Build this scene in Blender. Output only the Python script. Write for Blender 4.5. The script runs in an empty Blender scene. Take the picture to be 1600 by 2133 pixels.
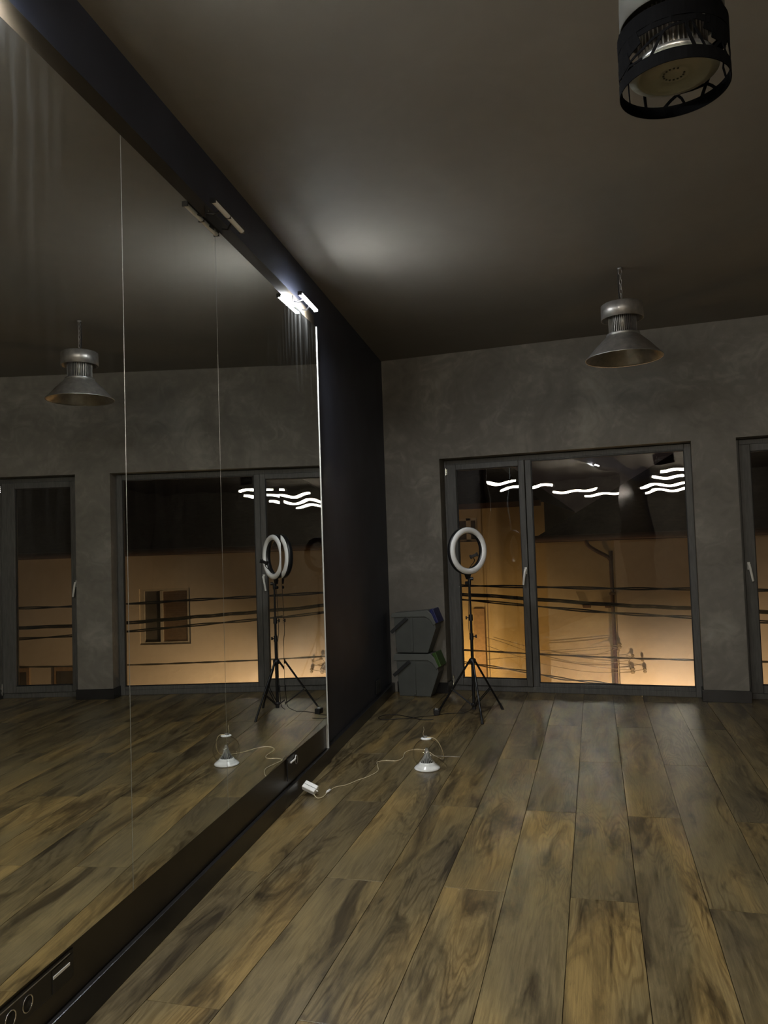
import bpy, math, random
from math import sin, cos, pi, radians, sqrt
from mathutils import Vector, Matrix
random.seed(7)
S = bpy.context.scene
COL = S.collection

# ------------------------------------------------------------------ camera
F_PX, YAW, PITCH, ROLL = 1612.2, 0.3432, 0.0477, -0.0331
CAM_H = 1.41
fw = Vector((-sin(YAW), cos(YAW), 0)); rt = Vector((cos(YAW), sin(YAW), 0)); up = Vector((0, 0, 1))
f2 = fw * cos(PITCH) + up * sin(PITCH); u2 = up * cos(PITCH) - fw * sin(PITCH)
r3 = rt * cos(ROLL) + u2 * sin(ROLL); u3 = u2 * cos(ROLL) - rt * sin(ROLL)
cam_d = bpy.data.cameras.new('camera'); cam = bpy.data.objects.new('camera', cam_d); COL.objects.link(cam)
cam_d.sensor_fit = 'HORIZONTAL'; cam_d.sensor_width = 36.0; cam_d.lens = 36.0 * F_PX / 1600.0
cam_d.clip_start = 0.05; cam_d.clip_end = 200
m = Matrix.Identity(4)
for i in range(3):
    m[i][0] = r3[i]; m[i][1] = u3[i]; m[i][2] = -f2[i]
m[2][3] = CAM_H
cam.matrix_world = m
S.camera = cam

# ------------------------------------------------------------------ world: night sky
w = bpy.data.worlds.new('night_sky'); S.world = w; w.use_nodes = True
bg = w.node_tree.nodes['Background']
bg.inputs[0].default_value = (0.0105, 0.0075, 0.0065, 1); bg.inputs[1].default_value = 1.0

# ------------------------------------------------------------------ exposure
vs = S.view_settings
vs.view_transform = 'Standard'; vs.look = 'None'; vs.exposure = 0.0; vs.gamma = 1.0; vs.use_curve_mapping = False

S.cycles.max_bounces = 9; S.cycles.diffuse_bounces = 3; S.cycles.glossy_bounces = 6
S.cycles.sample_clamp_indirect = 0.0   # keep the lamp glints that the panes throw on the floor
L_BAR = 860.0      # mirror lamp bars (cool white), radiance
L_TUBE = 116.0      # hanging tubes behind the camera (warm white)
P_STREET_L, P_STREET_R = 300.0, 700.0

# ------------------------------------------------------------------ room numbers
D = 7.2945; HC = 3.3025; HEAD = 2.272
PHI = 0.1523; M0 = -1.4293
NN = Vector((cos(PHI), sin(PHI), 0)); TT = Vector((-sin(PHI), cos(PHI), 0)); P0 = Vector((M0, 0, 0))
def mw(off, along, z):           # mirror wall coordinates -> world
    v = P0 + NN * off + TT * along; return Vector((v.x, v.y, z))
W_OFF = -0.034                   # plane of the dark side wall
Y_BACK, X_RIGHT = -8.0, 5.2
FR = 7.462                       # front face of the window frames

# ================================================================== helpers
class MB:
    def __init__(s): s.v = []; s.f = []; s.sm = []
    def add(s, vs, fs, smooth=False):
        b = len(s.v); s.v += [Vector(p) for p in vs]
        for f in fs: s.f.append(tuple(b + i for i in f)); s.sm.append(smooth)
        return s
    def obox(s, c, a, b, d):     # centre and three half-axis vectors
        c, a, b, d = Vector(c), Vector(a), Vector(b), Vector(d)
        vs = [c + a * i + b * j + d * k for i in (-1, 1) for j in (-1, 1) for k in (-1, 1)]
        fs = [(0, 1, 3, 2), (4, 6, 7, 5), (0, 4, 5, 1), (2, 3, 7, 6), (0, 2, 6, 4), (1, 5, 7, 3)]
        if a.cross(b).dot(d) < 0: fs = [tuple(reversed(f)) for f in fs]
        return s.add(vs, fs)
    def box(s, x0, x1, y0, y1, z0, z1):
        return s.obox(((x0 + x1) / 2, (y0 + y1) / 2, (z0 + z1) / 2), ((x1 - x0) / 2, 0, 0), (0, (y1 - y0) / 2, 0), (0, 0, (z1 - z0) / 2))
    def mbox(s, o0, o1, a0, a1, z0, z1):   # box in mirror wall coordinates
        return s.obox(mw((o0 + o1) / 2, (a0 + a1) / 2, (z0 + z1) / 2), NN * ((o1 - o0) / 2), TT * ((a1 - a0) / 2), (0, 0, (z1 - z0) / 2))
    def ring(s, c, u, v, r, n): return [Vector(c) + (u * cos(2 * pi * i / n) + v * sin(2 * pi * i / n)) * r for i in range(n)]
    def cyl(s, p0, p1, r0, r1=None, n=16, caps=True):
        p0, p1 = Vector(p0), Vector(p1); r1 = r0 if r1 is None else r1
        d = (p1 - p0).normalized(); u = d.orthogonal().normalized(); v = d.cross(u)
        vs = s.ring(p0, u, v, r0, n) + s.ring(p1, u, v, r1, n)
        s.add(vs, [(i, (i + 1) % n, n + (i + 1) % n, n + i) for i in range(n)], True)
        if caps:
            s.add(vs[:n], [tuple(reversed(range(n)))]); s.add(vs[n:], [tuple(range(n))])
        return s
    def tube(s, pts, r, n=8, closed=False):
        pts = [Vector(p) for p in pts]; m_ = len(pts); vs = []; u = None
        for i, p in enumerate(pts):
            a = pts[(i - 1) % m_] if (closed or i) else p
            b = pts[(i + 1) % m_] if (closed or i < m_ - 1) else p
            t = (b - a).normalized()
            u = t.orthogonal().normalized() if u is None else (u - t * u.dot(t)).normalized()
            rr = r[i] if isinstance(r, (list, tuple)) else r
            vs += s.ring(p, u, t.cross(u), rr, n)
        fs = []
        for i in range(m_ if closed else m_ - 1):
            a = i * n; b = ((i + 1) % m_) * n
            fs += [(a + j, a + (j + 1) % n, b + (j + 1) % n, b + j) for j in range(n)]
        s.add(vs, fs, True)
        if not closed:
            s.add(vs[:n], [tuple(reversed(range(n)))]); s.add(vs[-n:], [tuple(range(n))])
        return s
    def lathe(s, prof, c, n=32, axis=(0, 0, 1), smooth=True, closed=False):   # prof: (radius, height)
        c = Vector(c); d = Vector(axis).normalized()
        u = Vector((1, 0, 0)) if abs(d.x) < .9 else Vector((0, 1, 0)); u = (u - d * u.dot(d)).normalized(); v = d.cross(u)
        k = len(prof); vs = []
        for r, h in prof: vs += s.ring(c + d * h, u, v, max(r, 1e-5), n)
        fs = []
        for i in range(k if closed else k - 1):
            a = i * n; b = ((i + 1) % k) * n
            fs += [(a + j, a + (j + 1) % n, b + (j + 1) % n, b + j) for j in range(n)]
        return s.add(vs, fs, smooth)
    def prism(s, poly, d0, d1):  # poly of 3D points, extruded between offsets
        n = len(poly); A = [Vector(p) + Vector(d0) for p in poly]; B = [Vector(p) + Vector(d1) for p in poly]
        s.add(A + B, [tuple(reversed(range(n))), tuple(range(n, 2 * n))] + [(i, (i + 1) % n, n + (i + 1) % n, n + i) for i in range(n)])
        return s
    def cstrip(s, c, R, pts, wdt, th=0.0022):   # strip lying on a vertical cylinder; pts (angle, z)
        c = Vector(c); out = []; n = len(pts)
        for i, (a, z) in enumerate(pts):
            a0, z0 = pts[max(i - 1, 0)]; a1, z1 = pts[min(i + 1, n - 1)]
            tx, tz = (a1 - a0) * R, z1 - z0; l = sqrt(tx * tx + tz * tz) or 1; px, pz = -tz / l, tx / l
            for sg in (-1, 1):
                aa = a + sg * px * wdt / 2 / R; zz = z + sg * pz * wdt / 2
                for rr in (R, R - th): out.append(c + Vector((cos(aa) * rr, sin(aa) * rr, zz - c.z)))
        fs = []
        for i in range(n - 1):
            a, b = i * 4, i * 4 + 4
            fs += [(a, b, b + 2, a + 2), (a + 3, b + 3, b + 1, a + 1), (a + 1, b + 1, b, a), (a + 2, b + 2, b + 3, a + 3)]
        fs += [(0, 2, 3, 1), (4 * n - 4, 4 * n - 3, 4 * n - 1, 4 * n - 2)]
        return s.add(out, fs)
    def build(s, name, mat, parent=None, bevel=0.0):
        off = parent.location if parent is not None and parent.get('_w') else Vector((0, 0, 0))
        if parent is not None and parent.parent is not None and parent.parent.get('_w') and not parent.get('_w'): off = parent.parent.location
        me = bpy.data.meshes.new(name); me.from_pydata([p - off for p in s.v], [], s.f)
        me.polygons.foreach_set('use_smooth', s.sm); me.update()
        o = bpy.data.objects.new(name, me); COL.objects.link(o)
        if parent is not None: o.parent = parent
        me.materials.append(mat)
        if bevel:
            b = o.modifiers.new('bevel', 'BEVEL'); b.width = bevel; b.segments = 2; b.limit_method = 'ANGLE'
        return o

def thing(name, loc, label=None, cat=None, group=None, kind=None):
    o = bpy.data.objects.new(name, None); COL.objects.link(o); o.location = loc; o.empty_display_size = .05; o['_w'] = 1
    tag(o, label, cat, group, kind); return o
def tag(o, label=None, cat=None, group=None, kind=None):
    if label: o['label'] = label
    if cat: o['category'] = cat
    if group: o['group'] = group
    if kind: o['kind'] = kind
    return o
def catmull(pts, k=6):
    P = [Vector(p) for p in pts]; out = []
    for i in range(len(P) - 1):
        a = P[max(i - 1, 0)]; b = P[i]; c = P[i + 1]; d = P[min(i + 2, len(P) - 1)]
        for j in range(k):
            t = j / k
            out.append(.5 * ((2 * b) + (c - a) * t + (2 * a - 5 * b + 4 * c - d) * t * t + (3 * b - a - 3 * c + d) * t ** 3))
    return out + [P[-1]]

# ================================================================== materials
def newmat(name):
    m_ = bpy.data.materials.new(name); m_.use_nodes = True
    return m_, m_.node_tree, m_.node_tree.nodes['Principled BSDF']
def N(nt, typ, **kw):
    n = nt.nodes.new(typ)
    for k, v in kw.items(): setattr(n, k, v)
    return n
def plain(name, col, rough=.5, metal=0.0, var=0.0, scale=30.0, bump=0.0, spec=.5, stretch=None):
    m_, nt, b = newmat(name)
    b.inputs['Base Color'].default_value = (*col, 1); b.inputs['Roughness'].default_value = rough
    b.inputs['Metallic'].default_value = metal; b.inputs['Specular IOR Level'].default_value = spec
    if var or bump:
        tc = N(nt, 'ShaderNodeTexCoord'); mp = N(nt, 'ShaderNodeMapping'); nz = N(nt, 'ShaderNodeTexNoise')
        nz.inputs['Scale'].default_value = scale; nz.inputs['Detail'].default_value = 5
        if stretch: mp.inputs['Scale'].default_value = stretch
        nt.links.new(tc.outputs['Object'], mp.inputs[0]); nt.links.new(mp.outputs[0], nz.inputs['Vector'])
        if var:
            cr = N(nt, 'ShaderNodeValToRGB')
            cr.color_ramp.elements[0].color = (*[c * (1 - var) for c in col], 1); cr.color_ramp.elements[1].color = (*[min(1, c * (1 + var)) for c in col], 1)
            cr.color_ramp.elements[0].position = .3; cr.color_ramp.elements[1].position = .7
            nt.links.new(nz.outputs[0], cr.inputs[0]); nt.links.new(cr.outputs[0], b.inputs['Base Color'])
        if bump:
            bp = N(nt, 'ShaderNodeBump'); bp.inputs['Strength'].default_value = bump; bp.inputs['Distance'].default_value = .01
            nt.links.new(nz.outputs[0], bp.inputs['Height']); nt.links.new(bp.outputs[0], b.inputs['Normal'])
    return m_
def emit(name, col, strength):
    m_, nt, b = newmat(name); nt.nodes.remove(b)
    e = N(nt, 'ShaderNodeEmission'); e.inputs[0].default_value = (*col, 1); e.inputs[1].default_value = strength
    nt.links.new(e.outputs[0], nt.nodes['Material Output'].inputs[0]); return m_
def plaster(name, lo, mid, hi, big=.9, rough=.75, bump=.25):
    m_, nt, b = newmat(name); L = nt.links.new
    tc = N(nt, 'ShaderNodeTexCoord')
    n1 = N(nt, 'ShaderNodeTexNoise'); n1.inputs['Scale'].default_value = big; n1.inputs['Detail'].default_value = 7; n1.inputs['Roughness'].default_value = .62; n1.inputs['Distortion'].default_value = 1.4
    n2 = N(nt, 'ShaderNodeTexNoise'); n2.inputs['Scale'].default_value = big * 5; n2.inputs['Detail'].default_value = 6; n2.inputs['Distortion'].default_value = 2.2
    n3 = N(nt, 'ShaderNodeTexNoise'); n3.inputs['Scale'].default_value = 70; n3.inputs['Detail'].default_value = 3
    for n in (n1, n2, n3): L(tc.outputs['Object'], n.inputs['Vector'])
    ad = N(nt, 'ShaderNodeMath', operation='MULTIPLY_ADD'); L(n2.outputs[0], ad.inputs[0]); ad.inputs[1].default_value = .45
    L(n1.outputs[0], ad.inputs[2])
    cr = N(nt, 'ShaderNodeValToRGB'); e = cr.color_ramp.elements
    e[0].position = .48; e[0].color = (*lo, 1); e[1].position = .98; e[1].color = (*hi, 1)
    k = e.new(.74); k.color = (*mid, 1)
    L(ad.outputs[0], cr.inputs[0]); L(cr.outputs[0], b.inputs['Base Color'])
    b.inputs['Roughness'].default_value = rough; b.inputs['Specular IOR Level'].default_value = .35
    ad2 = N(nt, 'ShaderNodeMath', operation='MULTIPLY_ADD'); L(n3.outputs[0], ad2.inputs[0]); ad2.inputs[1].default_value = .12; L(ad.outputs[0], ad2.inputs[2])
    bp = N(nt, 'ShaderNodeBump'); bp.inputs['Strength'].default_value = bump; bp.inputs['Distance'].default_value = .02
    L(ad2.outputs[0], bp.inputs['Height']); L(bp.outputs[0], b.inputs['Normal'])
    return m_
def wood_floor():
    m_, nt, b = newmat('rustic_oak_plank'); L = nt.links.new
    tc = N(nt, 'ShaderNodeTexCoord'); oi = N(nt, 'ShaderNodeObjectInfo')
    mul = N(nt, 'ShaderNodeMath', operation='MULTIPLY'); L(oi.outputs['Random'], mul.inputs[0]); mul.inputs[1].default_value = 97.0
    cb = N(nt, 'ShaderNodeCombineXYZ'); L(mul.outputs[0], cb.inputs[0]); L(mul.outputs[0], cb.inputs[1]); L(mul.outputs[0], cb.inputs[2])
    va = N(nt, 'ShaderNodeVectorMath', operation='ADD'); L(tc.outputs['Object'], va.inputs[0]); L(cb.outputs[0], va.inputs[1])
    def noise(sc, detail, rough, dist):
        mp = N(nt, 'ShaderNodeMapping'); mp.inputs['Scale'].default_value = sc; L(va.outputs[0], mp.inputs[0])
        n = N(nt, 'ShaderNodeTexNoise'); n.inputs['Scale'].default_value = 1; n.inputs['Detail'].default_value = detail
        n.inputs['Roughness'].default_value = rough; n.inputs['Distortion'].default_value = dist; L(mp.outputs[0], n.inputs['Vector']); return n
    patch = noise((8, 1.5, 3), 8, .66, .8)          # dark smoky streaks along the board
    grain = noise((120, 5, 5), 6, .7, .8)        # fine grain
    tone = noise((4, .9, 2), 2, .5, .3)            # grey to honey drift
    ringn = noise((7.0, .85, 2), 2.5, .45, .25)    # contour lines of a slow noise: cathedral grain
    sn = N(nt, 'ShaderNodeMath', operation='MULTIPLY'); L(ringn.outputs[0], sn.inputs[0]); sn.inputs[1].default_value = 150.0
    wv = N(nt, 'ShaderNodeMath', operation='SINE'); L(sn.outputs[0], wv.inputs[0])
    c1 = N(nt, 'ShaderNodeValToRGB'); e = c1.color_ramp.elements
    e[0].position = .30; e[0].color = (.168, .132, .073, 1); e[1].position = .68; e[1].color = (.345, .236, .090, 1)
    k = e.new(.5); k.color = (.230, .176, .084, 1)
    L(tone.outputs[0], c1.inputs[0])
    cp = N(nt, 'ShaderNodeValToRGB'); e = cp.color_ramp.elements
    e[0].position = .36; e[0].color = (.29, .28, .30, 1); e[1].position = .53; e[1].color = (1, 1, 1, 1)
    L(patch.outputs[0], cp.inputs[0])
    m1 = N(nt, 'ShaderNodeMix', data_type='RGBA', blend_type='MULTIPLY'); m1.inputs[0].default_value = 1
    L(c1.outputs[0], m1.inputs[6]); L(cp.outputs[0], m1.inputs[7])
    cg = N(nt, 'ShaderNodeValToRGB'); e = cg.color_ramp.elements
    e[0].position = .33; e[0].color = (.52, .50, .48, 1); e[1].position = .62; e[1].color = (1.06, 1.06, 1.06, 1)
    L(grain.outputs[0], cg.inputs[0])
    m2 = N(nt, 'ShaderNodeMix', data_type='RGBA', blend_type='MULTIPLY'); m2.inputs[0].default_value = .8
    L(m1.outputs[2], m2.inputs[6]); L(cg.outputs[0], m2.inputs[7])
    cw = N(nt, 'ShaderNodeValToRGB'); e = cw.color_ramp.elements
    e[0].position = .0; e[0].color = (.60, .56, .52, 1); e[1].position = .55; e[1].color = (1, 1, 1, 1)
    mrw = N(nt, 'ShaderNodeMapRange'); mrw.inputs[1].default_value = -1; L(wv.outputs[0], mrw.inputs[0]); L(mrw.outputs[0], cw.inputs[0])
    m3 = N(nt, 'ShaderNodeMix', data_type='RGBA', blend_type='MULTIPLY'); L(m2.outputs[2], m3.inputs[6]); L(cw.outputs[0], m3.inputs[7])
    ms = noise((2.5, .7, 2), 2, .5, .4); cm = N(nt, 'ShaderNodeMapRange'); cm.inputs[1].default_value = .42; cm.inputs[2].default_value = .62
    L(ms.outputs[0], cm.inputs[0]); L(cm.outputs[0], m3.inputs[0])
    tn = N(nt, 'ShaderNodeMapRange'); L(oi.outputs['Random'], tn.inputs[0]); tn.inputs[3].default_value = .90; tn.inputs[4].default_value = 1.08
    hs = N(nt, 'ShaderNodeHueSaturation'); L(m3.outputs[2], hs.inputs['Color']); L(tn.outputs[0], hs.inputs['Value'])
    L(hs.outputs[0], b.inputs['Base Color'])
    rg = N(nt, 'ShaderNodeMapRange'); L(grain.outputs[0], rg.inputs[0]); rg.inputs[3].default_value = .24; rg.inputs[4].default_value = .36
    L(rg.outputs[0], b.inputs['Roughness']); b.inputs['Specular IOR Level'].default_value = .5
    bp = N(nt, 'ShaderNodeBump'); bp.inputs['Strength'].default_value = .12; bp.inputs['Distance'].default_value = .0015
    L(grain.outputs[0], bp.inputs['Height']); L(bp.outputs[0], b.inputs['Normal'])
    return m_
def pane_glass(name, ior=1.62, tr=.95):
    m_, nt, b = newmat(name); nt.nodes.remove(b); L = nt.links.new
    t = N(nt, 'ShaderNodeBsdfTransparent'); t.inputs[0].default_value = (tr, tr * 1.003 if tr < 1 else 1, tr * .995, 1)
    g = N(nt, 'ShaderNodeBsdfGlossy'); g.inputs['Roughness'].default_value = 0.0
    r0 = ((ior - 1) / (ior + 1)) ** 2                     # Schlick reflectance, same from both sides
    lw = N(nt, 'ShaderNodeLayerWeight'); lw.inputs[0].default_value = .5
    pw = N(nt, 'ShaderNodeMath', operation='POWER'); L(lw.outputs['Facing'], pw.inputs[0]); pw.inputs[1].default_value = 5
    fr = N(nt, 'ShaderNodeMath', operation='MULTIPLY_ADD'); L(pw.outputs[0], fr.inputs[0]); fr.inputs[1].default_value = 1 - r0; fr.inputs[2].default_value = r0
    mx = N(nt, 'ShaderNodeMixShader'); L(fr.outputs[0], mx.inputs[0]); L(t.outputs[0], mx.inputs[1]); L(g.outputs[0], mx.inputs[2])
    L(mx.outputs[0], nt.nodes['Material Output'].inputs[0]); return m_
def mirror_mat():
    m_, nt, b = newmat('silvered_mirror'); nt.nodes.remove(b); L = nt.links.new
    g = N(nt, 'ShaderNodeBsdfGlossy'); g.inputs[0].default_value = (.84, .855, .83, 1); g.inputs['Roughness'].default_value = 0.0
    d = N(nt, 'ShaderNodeBsdfDiffuse'); d.inputs[0].default_value = (.55, .55, .53, 1)
    tc = N(nt, 'ShaderNodeTexCoord'); mp = N(nt, 'ShaderNodeMapping'); mp.inputs['Scale'].default_value = (9, 9, .7)
    nz = N(nt, 'ShaderNodeTexNoise'); nz.inputs['Scale'].default_value = 3; nz.inputs['Detail'].default_value = 6
    L(tc.outputs['Object'], mp.inputs[0]); L(mp.outputs[0], nz.inputs['Vector'])
    mr = N(nt, 'ShaderNodeMapRange'); mr.inputs[1].default_value = .48; mr.inputs[2].default_value = .8; mr.inputs[3].default_value = .002; mr.inputs[4].default_value = .03
    L(nz.outputs[0], mr.inputs[0])
    mx = N(nt, 'ShaderNodeMixShader'); L(mr.outputs[0], mx.inputs[0]); L(g.outputs[0], mx.inputs[1]); L(d.outputs[0], mx.inputs[2])
    L(mx.outputs[0], nt.nodes['Material Output'].inputs[0]); return m_

M = dict(
    wood=wood_floor(),
    ceiling=plaster('dark_grey_ceiling_paint', (.215, .196, .170), (.228, .208, .181), (.242, .221, .192), .6, .7, .05),
    plaster=plaster('trowelled_grey_plaster', (.140, .127, .105), (.192, .175, .146), (.30, .276, .233), 1.1, .62, .3),
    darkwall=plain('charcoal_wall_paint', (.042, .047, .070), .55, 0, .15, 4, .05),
    board=plain('black_brown_laminate', (.034, .027, .018), .38, 0, .2, 8),
    skirt=plain('black_skirting', (.016, .015, .015), .32, 0, .15, 10),
    gap=plain('dark_subfloor', (.012, .010, .008), .9, 0, .2, 5),
    mirror=mirror_mat(),
    glassedge=plain('polished_glass_edge', (.40, .42, .40), .3, .3, .08, 20),
    trim=plain('satin_white_trim', (.75, .76, .74), .35, .2, .05, 20),
    capgrey=plain('grey_cap_enamel', (.095, .092, .08), .6, 0, .1, 12),
    alu=plain('brushed_aluminium', (.58, .58, .57), .34, .85, .12, 40, stretch=(1, 1, .1)),
    brushed=plain('dull_grey_aluminium', (.46, .44, .41), .38, .75, .18, 25),
    galv=plain('galvanised_steel', (.42, .41, .39), .4, .8, .15, 60),
    frame=plain('anthracite_window_foil', (.098, .095, .088), .5, 0, .22, 14, .05, .4, (6, 6, .6)),
    seal=plain('black_rubber_seal', (.008, .008, .008), .6, 0, .1, 30),
    glass=pane_glass('window_glass', 1.78),
    lampglass=pane_glass('clear_lamp_glass', 1.42, 1.0),
    white=plain('white_plastic', (.90, .89, .84), .3, 0, .04, 20),
    whiteabs=plain('white_enamel', (.92, .93, .92), .22, 0, .03, 12),
    black=plain('black_plastic', (.012, .012, .013), .38, 0, .2, 30),
    blackmetal=plain('black_powder_coat', (.013, .013, .014), .3, .3, .2, 40),
    rubber=plain('black_rubber', (.015, .015, .015), .75, 0, .1, 40),
    drum=plain('matt_black_sheet_steel', (.003, .003, .0034), .8, 0, .2, 30, 0, .06),
    diff_off=plain('opal_diffuser', (.92, .92, .91), .2, 0, .03, 10),
    led_plate=plain('cream_led_plate', (.24, .24, .19), .5, 0, .08, 20),
    chrome=plain('chrome', (.72, .70, .66), .14, 1, .05, 20),
    copper=plain('gold_wire', (.80, .68, .44), .22, .25, .1, 30),
    bin=plain('grey_bin_plastic', (.092, .097, .088), .5, 0, .1, 9),
    binlid=plain('pale_grey_lid_plastic', (.125, .131, .118), .45, 0, .08, 9),
    bindark=plain('dark_grey_strap_plastic', (.022, .023, .023), .5, 0, .1, 9),
    blue=plain('blue_plastic', (.012, .017, .10), .4, 0, .1, 12),
    green=plain('green_plastic', (.04, .095, .014), .4, 0, .1, 12),
    bar_on=emit('lit_cool_led', (.93, .97, 1.0), L_BAR),
    tube_on=emit('lit_warm_led', (1.0, .90, .74), L_TUBE),
    sodium=emit('sodium_bulb', (1.0, .62, .22), 30.0),
    # outdoors
    ochre=plaster('ochre_render', (.40, .31, .185), (.45, .35, .21), (.50, .39, .235), .7, .9, .3),
    cream=plaster('cream_render', (.52, .43, .33), (.57, .47, .36), (.61, .50, .385), .7, .9, .3),
    rooftile=plain('dark_roof_tile', (.040, .024, .022), .8, 0, .3, 12, .6),
    gutter=plain('brown_gutter_metal', (.075, .036, .026), .5, .2, .15, 15),
    shutter=plain('brown_shutter_slat', (.30, .19, .105), .7, 0, .15, 15),
    ext_white=plain('painted_window_frame', (.42, .36, .28), .6, 0, .1, 15),
    dark_glass=plain('dark_window_glass', (.085, .072, .058), .15, 0, .2, 5),
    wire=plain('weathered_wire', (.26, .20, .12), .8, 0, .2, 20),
    cable=plain('black_cable_sheath', (.012, .010, .009), .6, 0, .2, 20),
    asphalt=plain('asphalt', (.05, .048, .046), .9, 0, .3, 8, .3),
    pole=plain('grey_concrete_pole', (.22, .21, .19), .9, 0, .2, 10, .2),
)

# ================================================================== the room
# ---- floor: sub-floor slab and every plank on it
PY = -0.0797
PU = Vector((cos(PY), -sin(PY), 0)); PV = Vector((sin(PY), cos(PY), 0))
def clip(poly, n, d):            # keep points with n.p <= d
    out = []
    for i in range(len(poly)):
        a, b = poly[i], poly[(i + 1) % len(poly)]; da = n.dot(a) - d; db = n.dot(b) - d
        if da <= 0: out.append(a)
        if (da < 0 < db) or (db < 0 < da): out.append(a + (b - a) * (da / (da - db)))
    return out
Y_FL = FR + .02
limits = [(Vector((0, 1, 0)), Y_FL), (Vector((0, -1, 0)), -Y_BACK), (Vector((1, 0, 0)), X_RIGHT), (-NN, -(NN.dot(P0) + W_OFF + .002))]
sub = [Vector((-6, -12, 0)), Vector((9, -12, 0)), Vector((9, 9, 0)), Vector((-6, 9, 0))]
for n_, d_ in limits: sub = clip(sub, n_, d_)
floor = MB().prism(sub, (0, 0, -.12), (0, 0, -.0125)).build('floor', M['gap'])
tag(floor, 'brown rustic oak plank floor of the dark studio', None, None, 'structure')
PW, PL, GAP = 0.2575, 1.98, 0.0024
def plank_poly(u0, v0):
    a = [PU * (u0 + GAP / 2) + PV * (v0 + GAP / 2), PU * (u0 + PW - GAP / 2) + PV * (v0 + GAP / 2), PU * (u0 + PW - GAP / 2) + PV * (v0 + PL - GAP / 2), PU * (u0 + GAP / 2) + PV * (v0 + PL - GAP / 2)]
    return a
full_me = None; n_planks = 0
for k in range(-16, 26):
    u0 = -.154 + PW * k
    for j in range(-8, 5):
        v0 = (3.225 if k % 2 == 0 else 2.24) + PL * j
        c = PU * (u0 + PW / 2) + PV * (v0 + PL / 2)
        full = plank_poly(u0, v0); poly = list(full)
        for n_, d_ in limits:
            poly = clip(poly, n_, d_) if poly else poly
        if len(poly) < 3: continue
        area = sum((poly[i].x * poly[(i + 1) % len(poly)].y - poly[(i + 1) % len(poly)].x * poly[i].y) for i in range(len(poly))) / 2
        if area < .004: continue
        whole = len(poly) == 4 and all((a - b).length < 1e-6 for a, b in zip(poly, full))
        rot = Matrix.Rotation(-PY, 4, 'Z'); inv = Matrix.Rotation(PY, 4, 'Z')
        if whole and full_me is not None: me = full_me
        else:
            q = [inv @ (p - c) for p in poly]
            # small bevelled top edge
            n_p = len(q); ctr = sum(q, Vector()) / n_p
            top = [p + (ctr - p).normalized() * .0009 for p in q]
            vs_ = [Vector((p.x, p.y, -.0125)) for p in q] + [Vector((p.x, p.y, -.0008)) for p in q] + [Vector((p.x, p.y, 0)) for p in top]
            fs_ = [tuple(reversed(range(n_p))), tuple(range(2 * n_p, 3 * n_p))]
            for r_ in (0, n_p): fs_ += [(r_ + i, r_ + (i + 1) % n_p, r_ + n_p + (i + 1) % n_p, r_ + n_p + i) for i in range(n_p)]
            me = bpy.data.meshes.new('plank'); me.from_pydata(vs_, [], fs_); me.materials.append(M['wood'])
            if whole: full_me = me
        o = bpy.data.objects.new('plank', me); COL.objects.link(o); o.parent = floor
        o.matrix_local = Matrix.Translation(c) @ rot; n_planks += 1

# ---- ceiling and walls
cpoly = [Vector((-6, -12, HC)), Vector((9, -12, HC)), Vector((9, 9, HC)), Vector((-6, 9, HC))]
for n_, d_ in [(Vector((0, 1, 0)), D + .35), (Vector((0, -1, 0)), -Y_BACK + .2), (Vector((1, 0, 0)), X_RIGHT + .2), (-NN, -(NN.dot(P0) + W_OFF - .2))]: cpoly = clip(cpoly, n_, d_)
tag(MB().prism(cpoly, (0, 0, 0), (0, 0, .15)).build('ceiling', M['ceiling']), 'dark grey painted ceiling', None, None, 'structure')
WL, WR, W2L, W2R = -2.015, .281, .642, 1.512
CX = -2.60
wall = MB()
YO = D + .35
for (a, b, z0, z1) in [(CX, WL, 0, HC), (WL, WR, HEAD, HC), (WR, W2L, 0, HC), (W2L, W2R, HEAD, HC), (W2R, X_RIGHT + .2, 0, HC)]:
    wall.box(a, b, D, YO, z0, z1)
tag(wall.build('wall_window', M['plaster']), 'grey trowelled plaster wall with the tall windows', None, None, 'structure')
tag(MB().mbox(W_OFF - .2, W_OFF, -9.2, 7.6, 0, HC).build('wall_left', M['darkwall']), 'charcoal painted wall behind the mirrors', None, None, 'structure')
tag(MB().box(X_RIGHT, X_RIGHT + .2, Y_BACK - .2, D, 0, HC).build('wall_right', M['plaster']), 'grey plaster wall to the right of the view', None, None, 'structure')
tag(MB().box(-.4, X_RIGHT, Y_BACK - .2, Y_BACK, 0, HC).build('wall_back', M['plaster']), 'grey plaster wall behind the viewer', None, None, 'structure')

# ---- skirting
tag(MB().mbox(W_OFF, .013, -8, 4.875, 0, .094).build('baseboard_left', M['skirt'], None, .003), 'black skirting below the mirrors', None, None, 'structure')
tag(MB().mbox(W_OFF, .0, 4.877, 7.36, 0, .092).build('baseboard_corner', M['skirt'], None, .003), 'black skirting on the charcoal wall', None, None, 'structure')
sk = MB(); sk.box(-2.52, WL, D - .016, D, 0, .102); sk.box(WL - .001, WL + .014, D - .016, FR, 0, .102)
tag(sk.build('baseboard_window', M['skirt'], None, .002), 'black skirting left of the wide window', None, None, 'structure')
sk = MB(); sk.box(WR - .014, W2L + .014, D - .016, D, 0, .102); sk.box(WR - .014, WR, D, FR, 0, .102); sk.box(W2L, W2L + .014, D, FR, 0, .102)
tag(sk.build('baseboard_pier', M['skirt'], None, .002), 'black skirting around the pier between the windows', None, None, 'structure')
sk = MB(); sk.box(W2R - .014, X_RIGHT, D - .016, D, 0, .102); sk.box(W2R - .014, W2R, D, FR, 0, .102)
tag(sk.build('baseboard_right', M['skirt'], None, .002), 'black skirting right of the narrow window', None, None, 'structure')

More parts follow.
